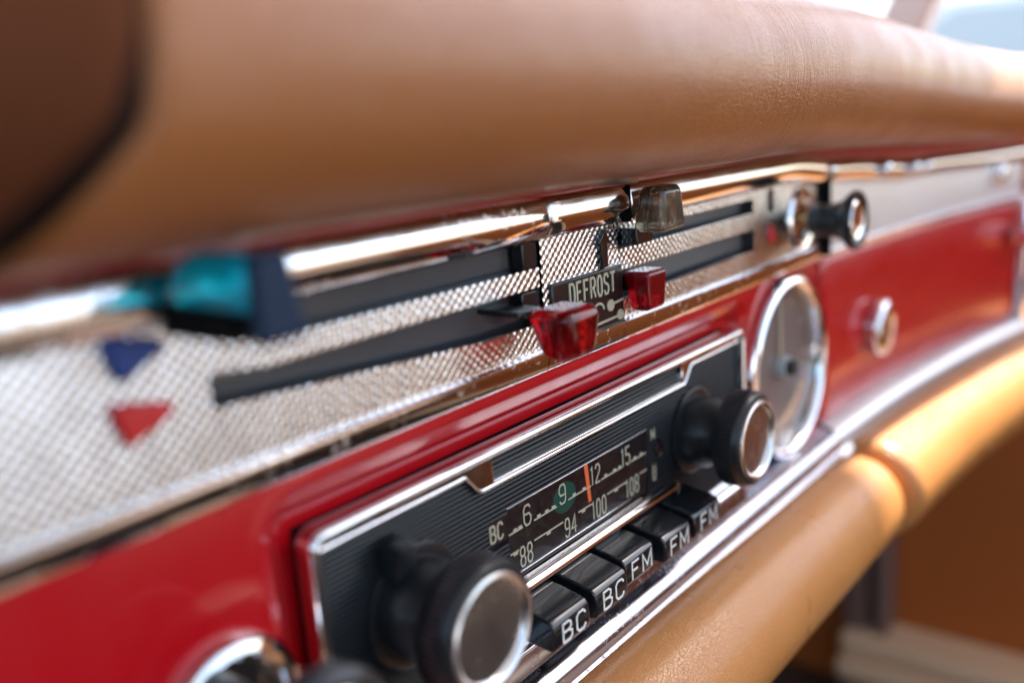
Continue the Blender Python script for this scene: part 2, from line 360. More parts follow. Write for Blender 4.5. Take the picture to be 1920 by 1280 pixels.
# upper chrome bead
bead_far = arc(.2, 47.2, 1, 85, 275, 20, ry=5.0, rz=4.6)+[(2, 42.6), (2, 51.8)]
bp_ = [(2, 51.8), (0, 51.8), (-3.2, 51.8), (-3.75, 51.6), (-4.05, 51.1), (-4.2, 50.5), (-4.45, 49.4), (-4.7, 48.4), (-4.85, 47.4), (-4.85, 46.6), (-4.6, 45.8), (-4.1, 44.8), (-3.5, 43.8), (-3.0, 43.1), (-2.4, 42.6), (2, 42.6)]
def beadf(x, y, z):
    zz = z+float(ztop(x))-42.5; e = 0
    return (x, y+float(dyc(x)), zz)
for x0, x1, n in [(-190, 75.5, 12), (76.0, 109.8, 6), (110.5, 252.2, 24), (254.4, 479, 50)]:
    m_ = MB(); xs = list(np.linspace(x0, x1, n)); xs = [x0, x0+.25, x0+.7]+xs[1:-1]+[x1-.7, x1-.25, x1]
    def ff(x, y, z, x0=x0, x1=x1):
        d = min(x-x0, x1-x); k = {True: .86}.get(d < .1, .95 if d < .4 else 1.0)
        return beadf(x, y*k, 47.2+(z-47.2)*k)
    sweep(m_, bp_ if x0 < 250 else bead_far, xs, ff); m_.build('chrome_bead', CHR if x0 > 70 else CHRP, heat)
for a in ((110.0, 110.4, -4.6, 2, 42.3, 51.6), (252.5, 254.1, -4.0, 2, 12, 46)):
    mb = MB(); mb.box(*a); mb.build('panel_joint', RUB, heat, smooth=False)
# direction markers
def marker(pts, m, name, lab):
    mb = MB(); c = np.mean(pts, 0); out = []
    P2 = [tuple(p) for p in pts]; mb.prism(P2, -2.2, 0); return mb.build(name, m, heat, bevel=1.1, seg=4, label=lab)
marker([(-30.0, 42.6), (-30.2, 40.2), (-28.6, 35.4), (-21.2, 39.0), (-20.9, 40.6)], BLUEM, 'arrow_marker', 'blue cold air wedge marker')
marker([(-30.6, 32.8), (-30.6, 30.6), (-29.0, 25.6), (-20.9, 29.0), (-20.9, 30.8)], REDM, 'arrow_marker', 'red warm air wedge marker')
mb = MB(); mb.box(205.8, 207.8, -1.2, 0, 34.2, 41.5); mb.build('indicator_bar', BLK, heat, bevel=.3)
drop = [(206.9, 29.6), (205.4, 27.2), (204.9, 25.2), (205.7, 23.7), (207.0, 23.1), (208.3, 23.7), (209.1, 25.2), (208.5, 27.2)]
mb = MB(); mb.prism(drop, -1.2, 0); mb.build('drop_marker', REDM, heat, bevel=.4, label='red teardrop marker')
# black arrow over the DEFROST plaque
mb = MB(); mb.prism([(100.2, 31.6), (103.3, 31.8), (103.3, 37.4), (104.8, 37.2), (102.6, 41.6), (98.8, 38.0), (100.2, 37.9)], -1.7, 0); mb.build('defrost_arrow', BLK, heat, bevel=.35, label='black upward arrow')
mb = MB(); mb.prism([(78.6, 16.2), (110.0, 16.4), (110.0, 31.6), (78.6, 31.4)], -1.5, 0); plq = mb.build('defrost_plaque', PLAQ, heat, bevel=.45, label='black plaque reading DEFROST')

# stroke glyphs in a 1 x 1 cell
GL = {
 '0': [[(.12, .2), (.12, .8), (.3, 1), (.7, 1), (.88, .8), (.88, .2), (.7, 0), (.3, 0), (.12, .2)]],
 '1': [[(.15, .86), (.5, 1), (.5, 0)]],
 '2': [[(.1, .8), (.28, 1), (.72, 1), (.9, .82), (.9, .64), (.1, .06), (.1, 0), (.92, 0)]],
 '4': [[(.72, 0), (.72, 1), (.08, .3), (.95, .3)]],
 '5': [[(.88, 1), (.14, 1), (.14, .56), (.7, .56), (.88, .42), (.88, .16), (.7, 0), (.28, 0), (.1, .14)]],
 '6': [[(.86, .84), (.7, 1), (.3, 1), (.12, .8), (.12, .2), (.3, 0), (.7, 0), (.88, .18), (.88, .4), (.7, .56), (.12, .56)]],
 '8': [[(.3, .53), (.12, .68), (.12, .86), (.3, 1), (.7, 1), (.88, .86), (.88, .68), (.7, .53), (.3, .53)], [(.3, .5), (.1, .36), (.1, .16), (.3, 0), (.7, 0), (.9, .16), (.9, .36), (.7, .5)]],
 '9': [[(.14, .16), (.3, 0), (.7, 0), (.88, .2), (.88, .8), (.7, 1), (.3, 1), (.12, .82), (.12, .6), (.3, .44), (.86, .44)]],
 'B': [[(.1, 0), (.1, 1), (.66, 1), (.84, .88), (.84, .66), (.66, .54), (.1, .54)], [(.62, .52), (.92, .40), (.92, .14), (.72, 0), (.1, 0)]],
 'C': [[(.9, .78), (.9, .86), (.72, 1), (.3, 1), (.1, .82), (.1, .18), (.3, 0), (.72, 0), (.9, .14), (.9, .22)]],
 'D': [[(.1, 0), (.1, 1), (.62, 1), (.88, .8), (.88, .2), (.62, 0), (.1, 0)]],
 'E': [[(.88, 1), (.1, 1), (.1, 0), (.9, 0)], [(.14, .52), (.74, .52)]],
 'F': [[(.9, 1), (.12, 1), (.12, 0)], [(.16, .52), (.74, .52)]],
 'R': [[(.1, 0), (.1, 1), (.66, 1), (.86, .88), (.86, .62), (.66, .5), (.1, .5)], [(.52, .48), (.9, 0)]],
 'O': [[(.12, .2), (.12, .8), (.34, 1), (.66, 1), (.88, .8), (.88, .2), (.66, 0), (.34, 0), (.12, .2)]],
 'S': [[(.88, .8), (.7, 1), (.3, 1), (.12, .84), (.12, .66), (.3, .54), (.7, .48), (.9, .34), (.9, .16), (.7, 0), (.28, 0), (.1, .18)]],
 'T': [[(.04, 1), (.96, 1)], [(.5, .98), (.5, 0)]],
 'M': [[(.06, 0), (.06, 1), (.5, .25), (.94, 1), (.94, 0)]],
 'U': [[(.12, 1), (.12, .2), (.3, 0), (.7, 0), (.88, .2), (.88, 1)]],
}
def write(mb, s, x, z, w, h, gap, st, y=0, th=.12, tilt=0, widths={}):
    for c in s:
        ww = w*(.62 if c == '1' else 1.15 if c == 'M' else 1)*widths.get(c, 1)
        for k, p in enumerate(GL[c]):
            cl = p[0] == p[-1]; mb.ribbon([(x+a*ww, z+b_*h) for a, b_ in (p[:-1] if cl else p)], st, y-th-.02*k, y+.02*k+.05, closed=cl)
        x += ww+gap
    return x
def ell(cx, cz, rx, rz, n=24, a0=0, a1=360): return [(cx+rx*math.cos(math.radians(a0+(a1-a0)*i/n)), cz+rz*math.sin(math.radians(a0+(a1-a0)*i/n))) for i in range(n if a1-a0 == 360 else n+1)]
mb = MB(); write(mb, 'DEFROST', 85.2, 25.2, 2.4, 5.0, .62, .62, y=-1.5, th=.35)
mb.prism(ell(103.2, 21.8, 1.7, 1.5), -1.8, -1.5); mb.ribbon([(104.4, 22.0), (109.2, 22.4)], .6, -1.79, -1.5)
mb.ribbon(ell(97.8, 21.4, 2.2, 1.8, 18, 0, 200), .6, -1.79, -1.5)
mb.prism(ell(107.6, 18.6, 1.5, 1.35), -1.8, -1.5); mb.ribbon([(106.4, 18.4), (95.0, 18.0)], .6, -1.79, -1.5)
mb.build('lettering', CREAM, plq, smooth=False)

# sliding levers
def lever(x0, x1, yf, yb, z0, z1, m, lab, up=True, tap=.78, bev=1.8, stem=None, frontm=None):
    r = MB(); cx = (x0+x1)/2; w = (x1-x0)/2
    zt_, zb = (z1, z0) if up else (z0, z1)
    big = [(cx-w, yb, zb), (cx+w, yb, zb), (cx+w, yf, zb), (cx-w, yf, zb)]
    y2 = yb+(yf-yb)*(.22 if up else .25); k = tap
    sml = [(cx-w*k, y2, zt_), (cx+w*k, y2, zt_), (cx+w*k, yf+(yb-yf)*.06, zt_), (cx-w*k, yf+(yb-yf)*.06, zt_)]
    mid_z = zb+(zt_-zb)*.55
    r.hexa(big, sml)
    o = r.build('lever_knob', m, heat, bevel=bev, seg=5, label=lab)
    sx0, sx1, sz0, sz1 = stem or (cx-2.5, cx+2.5, zb, zb+2)
    q = MB(); q.box(sx0, sx1, yb-1.5, 4.2, sz0, sz1); q.build('lever_stem', BLK, o, bevel=.3)
    return o
bl = lever(-23.5, -13.6, -27.5, -4, 45.8, 54.0, PBLUE, 'blue translucent lever knob on the upper left slot', True, .82, 3.4, stem=(-21, -15, 42, 46.2))
mb = MB(); mb.box(-22.4, -14.8, -22, -4.5, 41.6, 46.0); mb.build('lever_carrier', RUB, bl, bevel=.6)
mb = MB(); mb.hexa([(-22.7, -28.3, 41.8), (-14.0, -28.3, 41.8), (-14.0, -25.6, 41.8), (-22.7, -25.6, 41.8)], [(-21.6, -27.4, 54.2), (-15.4, -27.4, 54.2), (-15.4, -24.6, 54.2), (-21.6, -24.6, 54.2)])
mb.build('face_cap', PNAVY, bl, bevel=1.1, seg=4)
lever(60.2, 75.0, -18.6, -6, 17.6, 29.2, PRED, 'large translucent red lever knob on the lower left slot', False, .74, 3.0, stem=(58, 66, 28.0, 29.2))
lever(110.4, 122.8, -13.8, -4.2, 39.4, 50.9, PSMOKE, 'smoky brown lever knob on the upper right slot', True, .86, 1.8, stem=(110.6, 119, 36.2, 40.6))
lever(110.6, 121.0, -8.6, -.6, 18.8, 29.2, PRED2, 'dark red lever knob beside the defrost plaque', False, .9, 1.3, stem=(112, 117, 24, 28))

# chrome vent studs on the bead
for i, (x, r) in enumerate([(306, 4.2), (338, 4.0), (350, 3.8), (449, 6.0)]):
    z_ = float(ztop(x))+(5.0 if i < 3 else -4.0); mb = MB()
    mb.lathe([(r, 1), (r, -2.5), (r*.85, -3.8), (r*.5, -4.6), (0, -5)], x, z_, 28, y=float(dyc(x))-(3.5 if i < 3 else 0))
    o = mb.build('chrome_screw_cap', CHR)
    o['label'] = ['chrome screw cap on the top bead, first after the black pull knob', 'chrome screw cap on the top bead, middle of the three', 'chrome screw cap on the top bead, last of the three before the end', 'large pale chrome stud at the right end of the silver strip'][i]
    o['category'] = 'screw cap'
    if i < 3: o['group'] = 'chrome screw caps on the upper bead'

# black pull knob
pk = thing('pull_knob', 'flared black pull knob with chrome centre on the silver strip above the clock', 'pull knob', (233, 0, 28.5))
mb = MB(); mb.lathe([(11.6, 1.0), (11.6, -.8), (10.6, -1.6), (9.0, -1.2), (8.6, 3.5)], 233, 28.5, 48); mb.build('escutcheon', CHR, pk)
mb = MB(); mb.lathe([(8.8, 3.6), (4.2, 3.4), (3.6, 2), (3.6, -8)], 233, 28.5, 32); mb.build('spindle', mat('brass', (.62, .40, .20), .25, 1), pk)
mb = MB(); mb.lathe([(5.0, -4.5), (5.6, -5.5), (5.8, -12), (6.8, -15.5), (9.4, -18), (10.3, -19.2), (10.4, -20.4), (9.8, -21.2), (8.4, -21.0), (7.8, -20.2), (7.2, -20.0), (.01, -20)], 233.5, 27.9, 56); mb.build('knob_body', KNB, pk)
mb = MB(); mb.lathe([(7.1, -20.1), (6.4, -20.8), (5.6, -20.3), (0, -19.4+-.8)], 233.5, 27.9, 48); mb.build('knob_cap', CHR, pk)

# ------------------------------------------------------------------ clock
ck = thing('dashboard_clock', 'round chrome ringed clock set in the red dashboard right of the radio', 'clock', (220.4, 0, -23.9))
mb = MB(); mb.lathe([(33.2, 4), (33.4, 0), (32.8, -2.4), (31.4, -3.2), (30.2, -2.6), (29.5, -1), (29.2, 3), (29.1, 4)], 220.4, -23.9, 96); mb.build('bezel', CHR, ck)
mb = MB(); mb.lathe([(29.3, 4), (29.3, 3.2), (0, 3.2)], 220.4, -23.9, 64); dl = mb.build('dial', CLOCK, ck)
mb = MB(); mb.lathe([(4.6, 3.1), (4.4, -.2), (3.8, -.9), (0, -.9)], 220.4, -23.9, 40); mb.build('hub', HUB, ck)
mb = MB(); mb.lathe([(3.0, -.8), (2.9, -3.0), (2.4, -3.6), (0, -3.6)], 220.4, -23.9, 32); mb.build('hub_cap', KNB, ck)
mb = MB()
mb.prism([(219.4, -20), (221.4, -20), (220.9, 1.0), (219.9, 1.0)], 2.0, 2.4); mb.build('clock_hand', CREAM, ck, smooth=False)
mb = MB()
mb.ribbon(ell(220.4, -23.9, 22, 22, 18, 200, 330), 1.4, 2.8, 3.19)
for k in range(12):
    a = math.radians(30*k); c, s_ = math.cos(a), math.sin(a)
    mb.ribbon([(220.4+23.6*c, -23.9+23.6*s_), (220.4+26*c, -23.9+26*s_)], 1.0, 2.9, 3.19)
mb.build('hour_marks', mat('dim_cream', (.58, .50, .38), .5), dl, smooth=False)
mb = MB(); mb.lathe([(29.2, .6), (20, -.2), (10, -.5), (5, -.5)], 220.4, -23.9, 64); mb.V = [v for v in mb.V]; mb.F = mb.F[:-2]; mb.build('cover_glass', GLASS, ck)

# ------------------------------------------------------------------ switch at lower left
sw = thing('rotary_switch', 'chrome ringed black rotary switch on the red panel left of the radio', 'switch', (-18, 0, -22))
mb = MB(); mb.lathe([(13.3, 1), (13.3, -1.6), (12.4, -3.4), (11.0, -4.0), (9.8, -3.2), (9.2, -1), (9.0, 4)], -18.5, -24.5, 72); mb.build('chrome_ring', CHR, sw)
mb = MB(); mb.lathe([(9.1, 1.5), (5, 1.5), (4.6, -6), (4.4, -18), (0, -18)], -18.5, -24.5, 48); mb.build('switch_stem', KNB, sw)
mb = MB(); mb.lathe([(5, -17), (9.5, -19), (12.0, -21), (12.6, -23), (12.2, -25.4), (10.6, -26.6), (9.4, -26.2), (0, -26)], -17.3, -22.5, 96); mb.build('switch_knob', KNB, sw)
mb = MB(); mb.lathe([(9.2, -26.1), (8.6, -26.9), (7.8, -26.4), (0, -25.9-.4)], -17.3, -22.5, 64); mb.build('switch_cap', CHR, sw)

# ------------------------------------------------------------------ radio
rad = thing('car_radio', 'black and chrome push button car radio set in the red dashboard', 'radio', (90, 0, -27))
# chrome frame: outer bar + inner flange with the notch
def bar(mb, pts, prof, closed=False):
    """sweep profile (offset from path to the inside, y) along a closed loop of (x,z)"""
    n = len(pts); G = []
    for i in range(n):
        p = Vector(pts[i]); a = Vector(pts[i-1]); c = Vector(pts[(i+1) % n]); d1 = (p-a).normalized(); d2 = (c-p).normalized(); t = (d1+d2).normalized()
        nn = Vector((-t.y, t.x)); sc = 1/max(.6, nn.dot(Vector((-d1.y, d1.x))))
        G.append([(p.x+nn.x*o_*sc, y, p.y+nn.y*o_*sc) for o_, y in prof])
    G.append(G[0]); G = np.array(G); mb.grid(G, closed=True); return mb
loop = rrect(0, 180, -54, 0, 3.6, 7)     # counter clockwise -> left normal points inside
mb = MB(); bar(mb, loop, [(0, 1.5), (0, -1.8), (.35, -2.9), (1.0, -3.4), (1.7, -3.2), (2.2, -2.4), (2.5, -1.4), (2.6, .6)]); mb.build('chrome_frame', CHR, rad, angle=60)
def scurve(x0, x1, z0, z1, n=14): return [(x0+(x1-x0)*i/n, z0+(z1-z0)*float(sm(0, 1, i/n))) for i in range(n+1)]
low = [(2.4, -4.4)]+[(40.5, -4.4)]+scurve(42.5, 48.8, -4.3, -9.3)+scurve(139.9+.5, 146.5, -9.3, -4.3)+[(150, -4.4), (177.6, -4.4)]
hole0, hole1, hzt, hzb = 52.4, 139.8, -2.5, -8.2
xsn = sorted(set([p[0] for p in low]+[hole0, hole1])); lx = [p[0] for p in low]; lz = [p[1] for p in low]
mb = MB(); zz = lambda x: float(np.interp(x, lx, lz))
for a, c in zip(xsn[:-1], xsn[1:]):
    if a >= hole0-1e-6 and c <= hole1+1e-6:
        zs_ = [(-1.9, hzt, -1.9, hzt), (hzb, zz(a), hzb, zz(c))]
    else: zs_ = [(-1.9, zz(a), -1.9, zz(c))]
    for t0, b0, t1, b1 in zs_:
        V = [(a, -1.5, t0), (a, -1.5, b0), (c, -1.5, b1), (c, -1.5, t1)]; mb.add(V, [(0, 1, 2, 3)])
me_o = mb
bmx = bmesh.new(); vs = [bmx.verts.new(v) for v in mb.V]
for f in mb.F: bmx.faces.new([vs[i] for i in f])
bmesh.ops.remove_doubles(bmx, verts=bmx.verts, dist=1e-4)
rr_ = bmesh.ops.extrude_face_region(bmx, geom=list(bmx.faces)); 
for e in rr_['geom']:
    if isinstance(e, bmesh.types.BMVert): e.co.y = .6
V = [tuple(v.co) for v in bmx.verts]; bmx.verts.index_update(); F = [[v.index for v in f.verts] for f in bmx.faces]; bmx.free()
obj('notched_flange', V, F, CHR, rad, bevel=.28, seg=3)
# bright rolled lip following the lower edge of the flange
mb = MB(); G = []
for x, z in [(2.6, -4.4), (20, -4.4)]+low[1:-1]+[(177.4, -4.4)]:
    G.append([(x, y-1.2, z+dz) for y, dz in arc(0, 0, .55, 0, 330, 9)])
G = np.array(G); mb.grid(G, closed=True); mb.build('flange_lip', CHR, rad)
# tray glass
mb = MB(); mb.hexa([(51, 1.8, -8.6), (141, 1.8, -8.6), (141, 1.8, -2.2), (51, 1.8, -2.2)], [(51, -.3, -8.6), (141, -.3, -8.6), (141, 1.4, -2.2), (51, 1.4, -2.2)]); mb.build('tray_panel', TRAY, rad, smooth=False)
mb = MB(); mb.box(52.6, 139.6, -1.0, .6, -3.9, -3.1); mb.build('tray_bar', KNB, rad, bevel=.2)
# ridged face: horizontal ribs
pitch = 1.12; zs = []; ys = []
z = -2.0
while z > -49.5:
    zs += [z, z-.12, z-.5, z-.62]; ys += [.55, -.28, -.40, .55]; z -= pitch
zs = np.array(zs)[::-1]; ys = np.array(ys)[::-1]
def ribface(name, x0, x1, za, zb):
    k = (zs >= za) & (zs <= zb); zz_, yy = zs[k], ys[k]
    X, Z = np.meshgrid(np.array([x0, x1]), zz_, indexing='ij'); Y = np.broadcast_to(yy, X.shape)
    I = np.arange(X.size).reshape(X.shape); Q = np.stack([I[:-1, :-1], I[1:, :-1], I[1:, 1:], I[:-1, 1:]], -1).reshape(-1, 4)
    return np.stack([X, Y, Z], -1).reshape(-1, 3), Q
parts = [ribface('', 2, 51.0, -50, -2), ribface('', 51.0, 57.6, -18.3, -2), ribface('', 51.0, 57.6, -36.4, -24.6), ribface('', 57.6, 120.6, -17.2, -2), ribface('', 120.6, 178, -50, -2)]
Vn = []; Qn = []; k = 0
for v, q in parts: Vn.append(v); Qn.append(q+k); k += len(v)
np_mesh('ribbed_faceplate', np.concatenate(Vn), np.concatenate(Qn), RIB, rad, smooth=False)
mb = MB(); mb.box(2, 178, .8, 3, -53, -1.8); mb.build('face_backing', DARK, rad, smooth=False)
mb = MB(); mb.box(51.0, 57.5, -.05, .7, -24.5, -18.4); mb.build('band_label', PLAQ, rad, smooth=False)
# dial window
mb = MB(); mb.box(57.7, 120.5, 0, .8, -35.6, -17.3); dw = mb.build('dial_window', DIAL, rad, smooth=False)
mb = MB(); mb.box(57.7, 134, -.3, .1, -34.5, -34.34); mb.box(57.6, 120.6, -.42, .1, -17.35, -17.05); mb.build('window_edge', CHR, dw, bevel=.08)
mb = MB(); mb.prism(ell(80.6, -22.8, 4.9, 3.9, 40), -.06, .1); mb.build('green_indicator', GREEN, dw, smooth=False)
mb = MB(); mb.prism([(89.6, -17.5), (91.2, -17.5), (92.2, -28.0), (90.8, -28.0)], -.08, .1); mb.build('tuning_needle', ORANGE, dw, smooth=False)
mb = MB(); T = .34; zu, zl_ = -23.9, -28.9
def hline(a, c, z): mb.ribbon([(a, z), (c, z)], T, -.16, .05)
for a, c in [(57.9, 63.2), (67.6, 77.0), (82.0, 92.2), (97.2, 107.4), (112.0, 119.9)]: hline(a, c, zu)
for x in (60.3, 62.2, 69.6, 72.8, 75.6, 84.6, 89.0, 99.3, 103.7, 106.3, 114.2, 117.6): mb.box(x-.7, x+.7, -.17, .05, zu+.1, zu+.75)
for a, c in [(57.9, 61.2), (67.2, 79.2), (86.0, 92.2), (99.6, 109.2), (116.6, 120.2)]: hline(a, c, zl_)
for x in (59.9, 73.0, 88.2, 104.0): mb.box(x-.8, x+.8, -.17, .05, zl_-.75, zl_-.1)
write(mb, '6', 63.5, -24.0, 3.4, 4.9, .6, .42); write(mb, '9', 77.9, -24.0, 3.4, 4.9, .6, .42)
write(mb, '12', 92.3, -24.0, 2.5, 4.9, .5, .42); write(mb, '15', 107.3, -24.0, 2.5, 4.9, .5, .42)
write(mb, '88', 61.4, -33.5, 2.2, 4.8, .55, .42); write(mb, '94', 79.7, -33.5, 2.4, 4.8, .5, .42)
write(mb, '100', 92.2, -33.5, 2.2, 4.8, .5, .42); write(mb, '108', 109.0, -33.5, 2.2, 4.8, .5, .42)
mb.build('frequency_scale', CREAM, dw, smooth=False)
mb = MB(); write(mb, 'BC', 51.3, -23.4, 2.1, 3.9, .5, .48, y=-.05)
mb.build('lettering', CREAM, rad, smooth=False)
mb = MB(); mb.box(122.1, 125.3, -.45, .5, -21.2, -17.6); mb.box(122.1, 125.3, -.45, .5, -33.6, -28.2); mb.build('band_label', PLAQ, rad, smooth=False)
mb = MB(); write(mb, 'M', 122.5, -20.9, 1.9, 3.0, .3, .42, y=-.46); write(mb, 'U', 122.7, -33.2, 1.8, 4.4, .3, .42, y=-.46); mb.build('lettering', CREAM, rad, smooth=False)
mb = MB(); mb.lathe([(2.6, .2), (2.6, -.6), (1.9, -.9), (0, -.9)], 127.2, -24.6, 24); mb.build('stereo_lamp', DIAL, rad)
# ledge above the buttons, opening, bottom lip
mb = MB(); sweep(mb, [(1, -36.0), (-2.2, -36.3), (-3.0, -37.0), (-3.2, -38.2), (-2.4, -38.9), (1, -39.0)], [36, 60, 100, 132.6]); mb.build('chrome_ledge', CHR, rad)
mb = MB(); G = []
for t in range(9):
    a = math.radians(90*t/8); x, z_ = 132.6+2.4*math.sin(a), -37.5-2.4+2.4*math.cos(a)
    G.append([(x, -1.4+1.2*math.cos(b_), z_+.9*math.sin(b_)) for b_ in np.linspace(0, 2*math.pi, 9)[:-1]])
G = np.array(G); mb.grid(G, closed=True); mb.cap(G, 0); mb.cap(G, 1); mb.build('ledge_end', CHR, rad)
mb = MB(); mb.box(38, 138, .3, .75, -50, -38.8); mb.build('button_opening', RUB, rad, smooth=False)
mb = MB(); sweep(mb, [(1, -48.7), (-.8, -48.9), (-1.6, -49.5), (-2.9, -53.6), (-4.2, -57.2), (-4.3, -58.6), (-4, -59.3), (1, -60)], [3, 60, 120, 177]); mb.build('bottom_lip', CHRL, rad)

# push buttons: one top shape, copies with their own lettering
def button(i, x, word, dy, dz, lab):
    w = 14.3+(1.6 if i == 4 else 0)
    prof = [(0, -47.2), (1.6, -40.6), (-.4, -39.3), (-3, -38.9), (-7, -39.6), (-11.5, -40.4), (-13.2, -41.0), (-14.0, -42.0), (-14.3, -44.5), (-14.2, -47.4), (-13.4, -48.4)]
    prof = [(y+dy*(1 if y < -2 else 0), z+dz) for y, z in prof]
    mb = MB(); xs = [x, x+.25, x+w-.25, x+w]
    G = np.array([[(xx, y*(1 if j in (1, 2) else .985), z-(0 if j in (1, 2) else .2)) for y, z in prof] for j, xx in enumerate(xs)])
    G = np.array([[(xx, y, z) for y, z in prof] for xx in (x, x+w)])
    mb.grid(G, closed=True); mb.cap(G, 0); mb.cap(G, 1)
    o = mb.build('push_button', BLK, rad, bevel=1.05, seg=5, label=lab)
    t = MB(); wd = 4.2; tot = sum(wd*(1.15 if c == 'M' else 1) for c in word)+1.2
    write(t, word, x+(w-tot)/2+.4, -46.9+dz, wd, 4.6, 1.3, .55, y=-14.28+dy, th=.10); t.build('lettering', WHITE, o, smooth=False)
for i, (word, dy, dz, lab) in enumerate([('BC', 0, 0, 'push button lettered BC beside the left knob'), ('BC', 0, .1, 'second push button lettered BC'), ('FM', 2.2, .0, 'first push button lettered FM, pushed in a little'),
                                    ('FM', .4, -.2, 'middle push button lettered FM'), ('FM', .6, 0, 'last push button lettered FM, nearest the right knob')]):
    button(i, 54.4+17.0*i, word, dy, dz, lab)

# radio knobs
def radio_knob(x, z, lab, lever_=False):
    yf = -21.3
    mb = MB(); mb.lathe([(10.6, .6), (10.6, -6.5), (9.6, -8.0), (9.2, -12.5), (12.4, -13.2), (13.6, -13.6), (14.2, -14.2), (14.2, -18.8), (13.9, -19.3), (13.7, -20.2), (13.0, -21.1), (12.0, -21.4), (11.5, -21.0), (10.4, -20.2), (10.2, -13.9), (.01, -13.8)], x, z, 150, ridges=(6, 7))
    k = mb.build('radio_knob', KNB, rad, label=lab, angle=35)
    mb = MB(); mb.lathe([(11.9, -20.9), (11.7, -21.8), (11.0, -22.1), (10.2, -21.7), (9.9, -21.2), (9.4, -20.2), (8.7, -19.2), (7.9, -18.4), (6.9, -17.8), (5.6, -17.3), (4, -17.0), (2, -16.85), (0, -16.8)], x, z, 96); mb.build('chrome_dish', CHR2, k)
    mb = MB(); mb.lathe([(13.2, .5), (13.2, -1.2), (12.4, -1.6), (10.7, -1.6)], x, z, 64); c = mb.build('tone_ring', KNB, k)
    if lever_:
        mb = MB(); mb.hexa([(x-8.5, -1.2, z+9), (x-2.5, -1.2, z+11), (x-2.5, -5.5, z+11), (x-8.5, -5.5, z+9)], [(x-9.2, -1.2, z+17.5), (x-5.2, -1.2, z+18.4), (x-5.2, -8.5, z+18.4), (x-9.2, -8.5, z+17.5)]); mb.build('ring_tab', KNB, k, bevel=.9, seg=3)
CHR2 = chrome('brushed_chrome', (.70, .69, .69), .23)
radio_knob(25.9, -25.9, 'ridged black radio knob with chrome dish, left and nearest', True)
radio_knob(147.3, -25.3, 'ridged black radio knob with chrome dish beside the clock')

# ------------------------------------------------------------------ padded rolls
def padc(x):    # centre y, z and radius of the upper roll
    yc = -18+float(dyc(x))*.75; zc = 78.2-1.4*float(sm(0, 150, x))-13*float(sm(150, 470, x)); r = 23-1*float(sm(-40, 130, x))-2.5*float(sm(200, 430, x)); return yc, zc, r
def slant(x, z):     # the joint between the two pads leans over and opens towards the bottom
    return (2.5+.85*min(0, z-71)+.16*max(0, z-71))*max(0, 1-abs(x+44)/70)
def pad_mesh(x0, x1, n, grow=0, round0=0, round1=0, back=230, lean=0):
    G = []; xs = list(np.linspace(x0, x1, n))
    if round0: xs = [x0+round0*(1-math.cos(math.radians(a))) for a in range(0, 90, 9)]+[x for x in xs if x > x0+round0]
    if round1: xs = [x for x in xs if x < x1-round1]+[x1-round1*(1-math.cos(math.radians(a))) for a in range(90, -1, -9)]
    for x in xs:
        yc, zc, r = padc(x); r += grow; k = 1
        if round0 and x < x0+round0: t = 1-(x-x0)/round0; r -= round0*(1-math.sqrt(max(0, 1-t*t)))
        if round1 and x > x1-round1: t = 1-(x1-x)/round1; r -= round1*(1-math.sqrt(max(0, 1-t*t)))
        p = [(back, zc+r*.6), (back, zc-20), (yc+18, zc-r*.93)]+arc(yc, zc, r, 285, 90, 40)+[(yc+30, zc+r*1.02), (yc+80, zc+r*.95)]
        G.append([(x+slant(x, z)+(lean*.30*min(0, z-80) if x < -43 else 0), y, z) for y, z in p])
    return np.array(G)
up = thing('upper_dash_pad', 'thick tan leather padded roll overhanging the top of the dashboard, creased at the middle', 'dash pad', (120, -18, 76))
G = pad_mesh(-43.5, 560, 140, round0=2.5); mb = MB().grid(G, closed=True); mb.cap(G, 0); mb.cap(G, 1); mb.build('leather_cover', TAN, up, angle=80)
mb = MB()
for k, (x, dz) in enumerate([(92, 0)]):
    mb.add([(84, -15, 55.2), (93, -17.5, 54.6), (101, -15, 54.2), (103, -9, 53.0), (85, -9, 53.2), (93, -17.0, 53.4)], [(0, 1, 5, 4), (1, 2, 3, 5), (5, 3, 4)])
mb.build('torn_seam_flap', chrome('pad_edge_clip', (.5, .45, .38), .3), up)
hd = thing('instrument_hood_pad', 'leather hood pad at the left edge, its shade put into a dark brown colour, beyond the black gap', 'dash pad', (-90, -18, 77))
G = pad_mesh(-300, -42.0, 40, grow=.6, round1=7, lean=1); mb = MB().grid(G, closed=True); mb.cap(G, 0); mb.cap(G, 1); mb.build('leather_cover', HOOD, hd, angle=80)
gk = thing('rubber_gasket', 'curved black rubber seal between the tan pad and the dark hood pad', 'gasket', (-46, -18, 77))
G = pad_mesh(-52, -41.0, 6, grow=-1.5); mb = MB().grid(G, closed=True); mb.cap(G, 0); mb.cap(G, 1); mb.build('seal_strip', RUB, gk, angle=80)

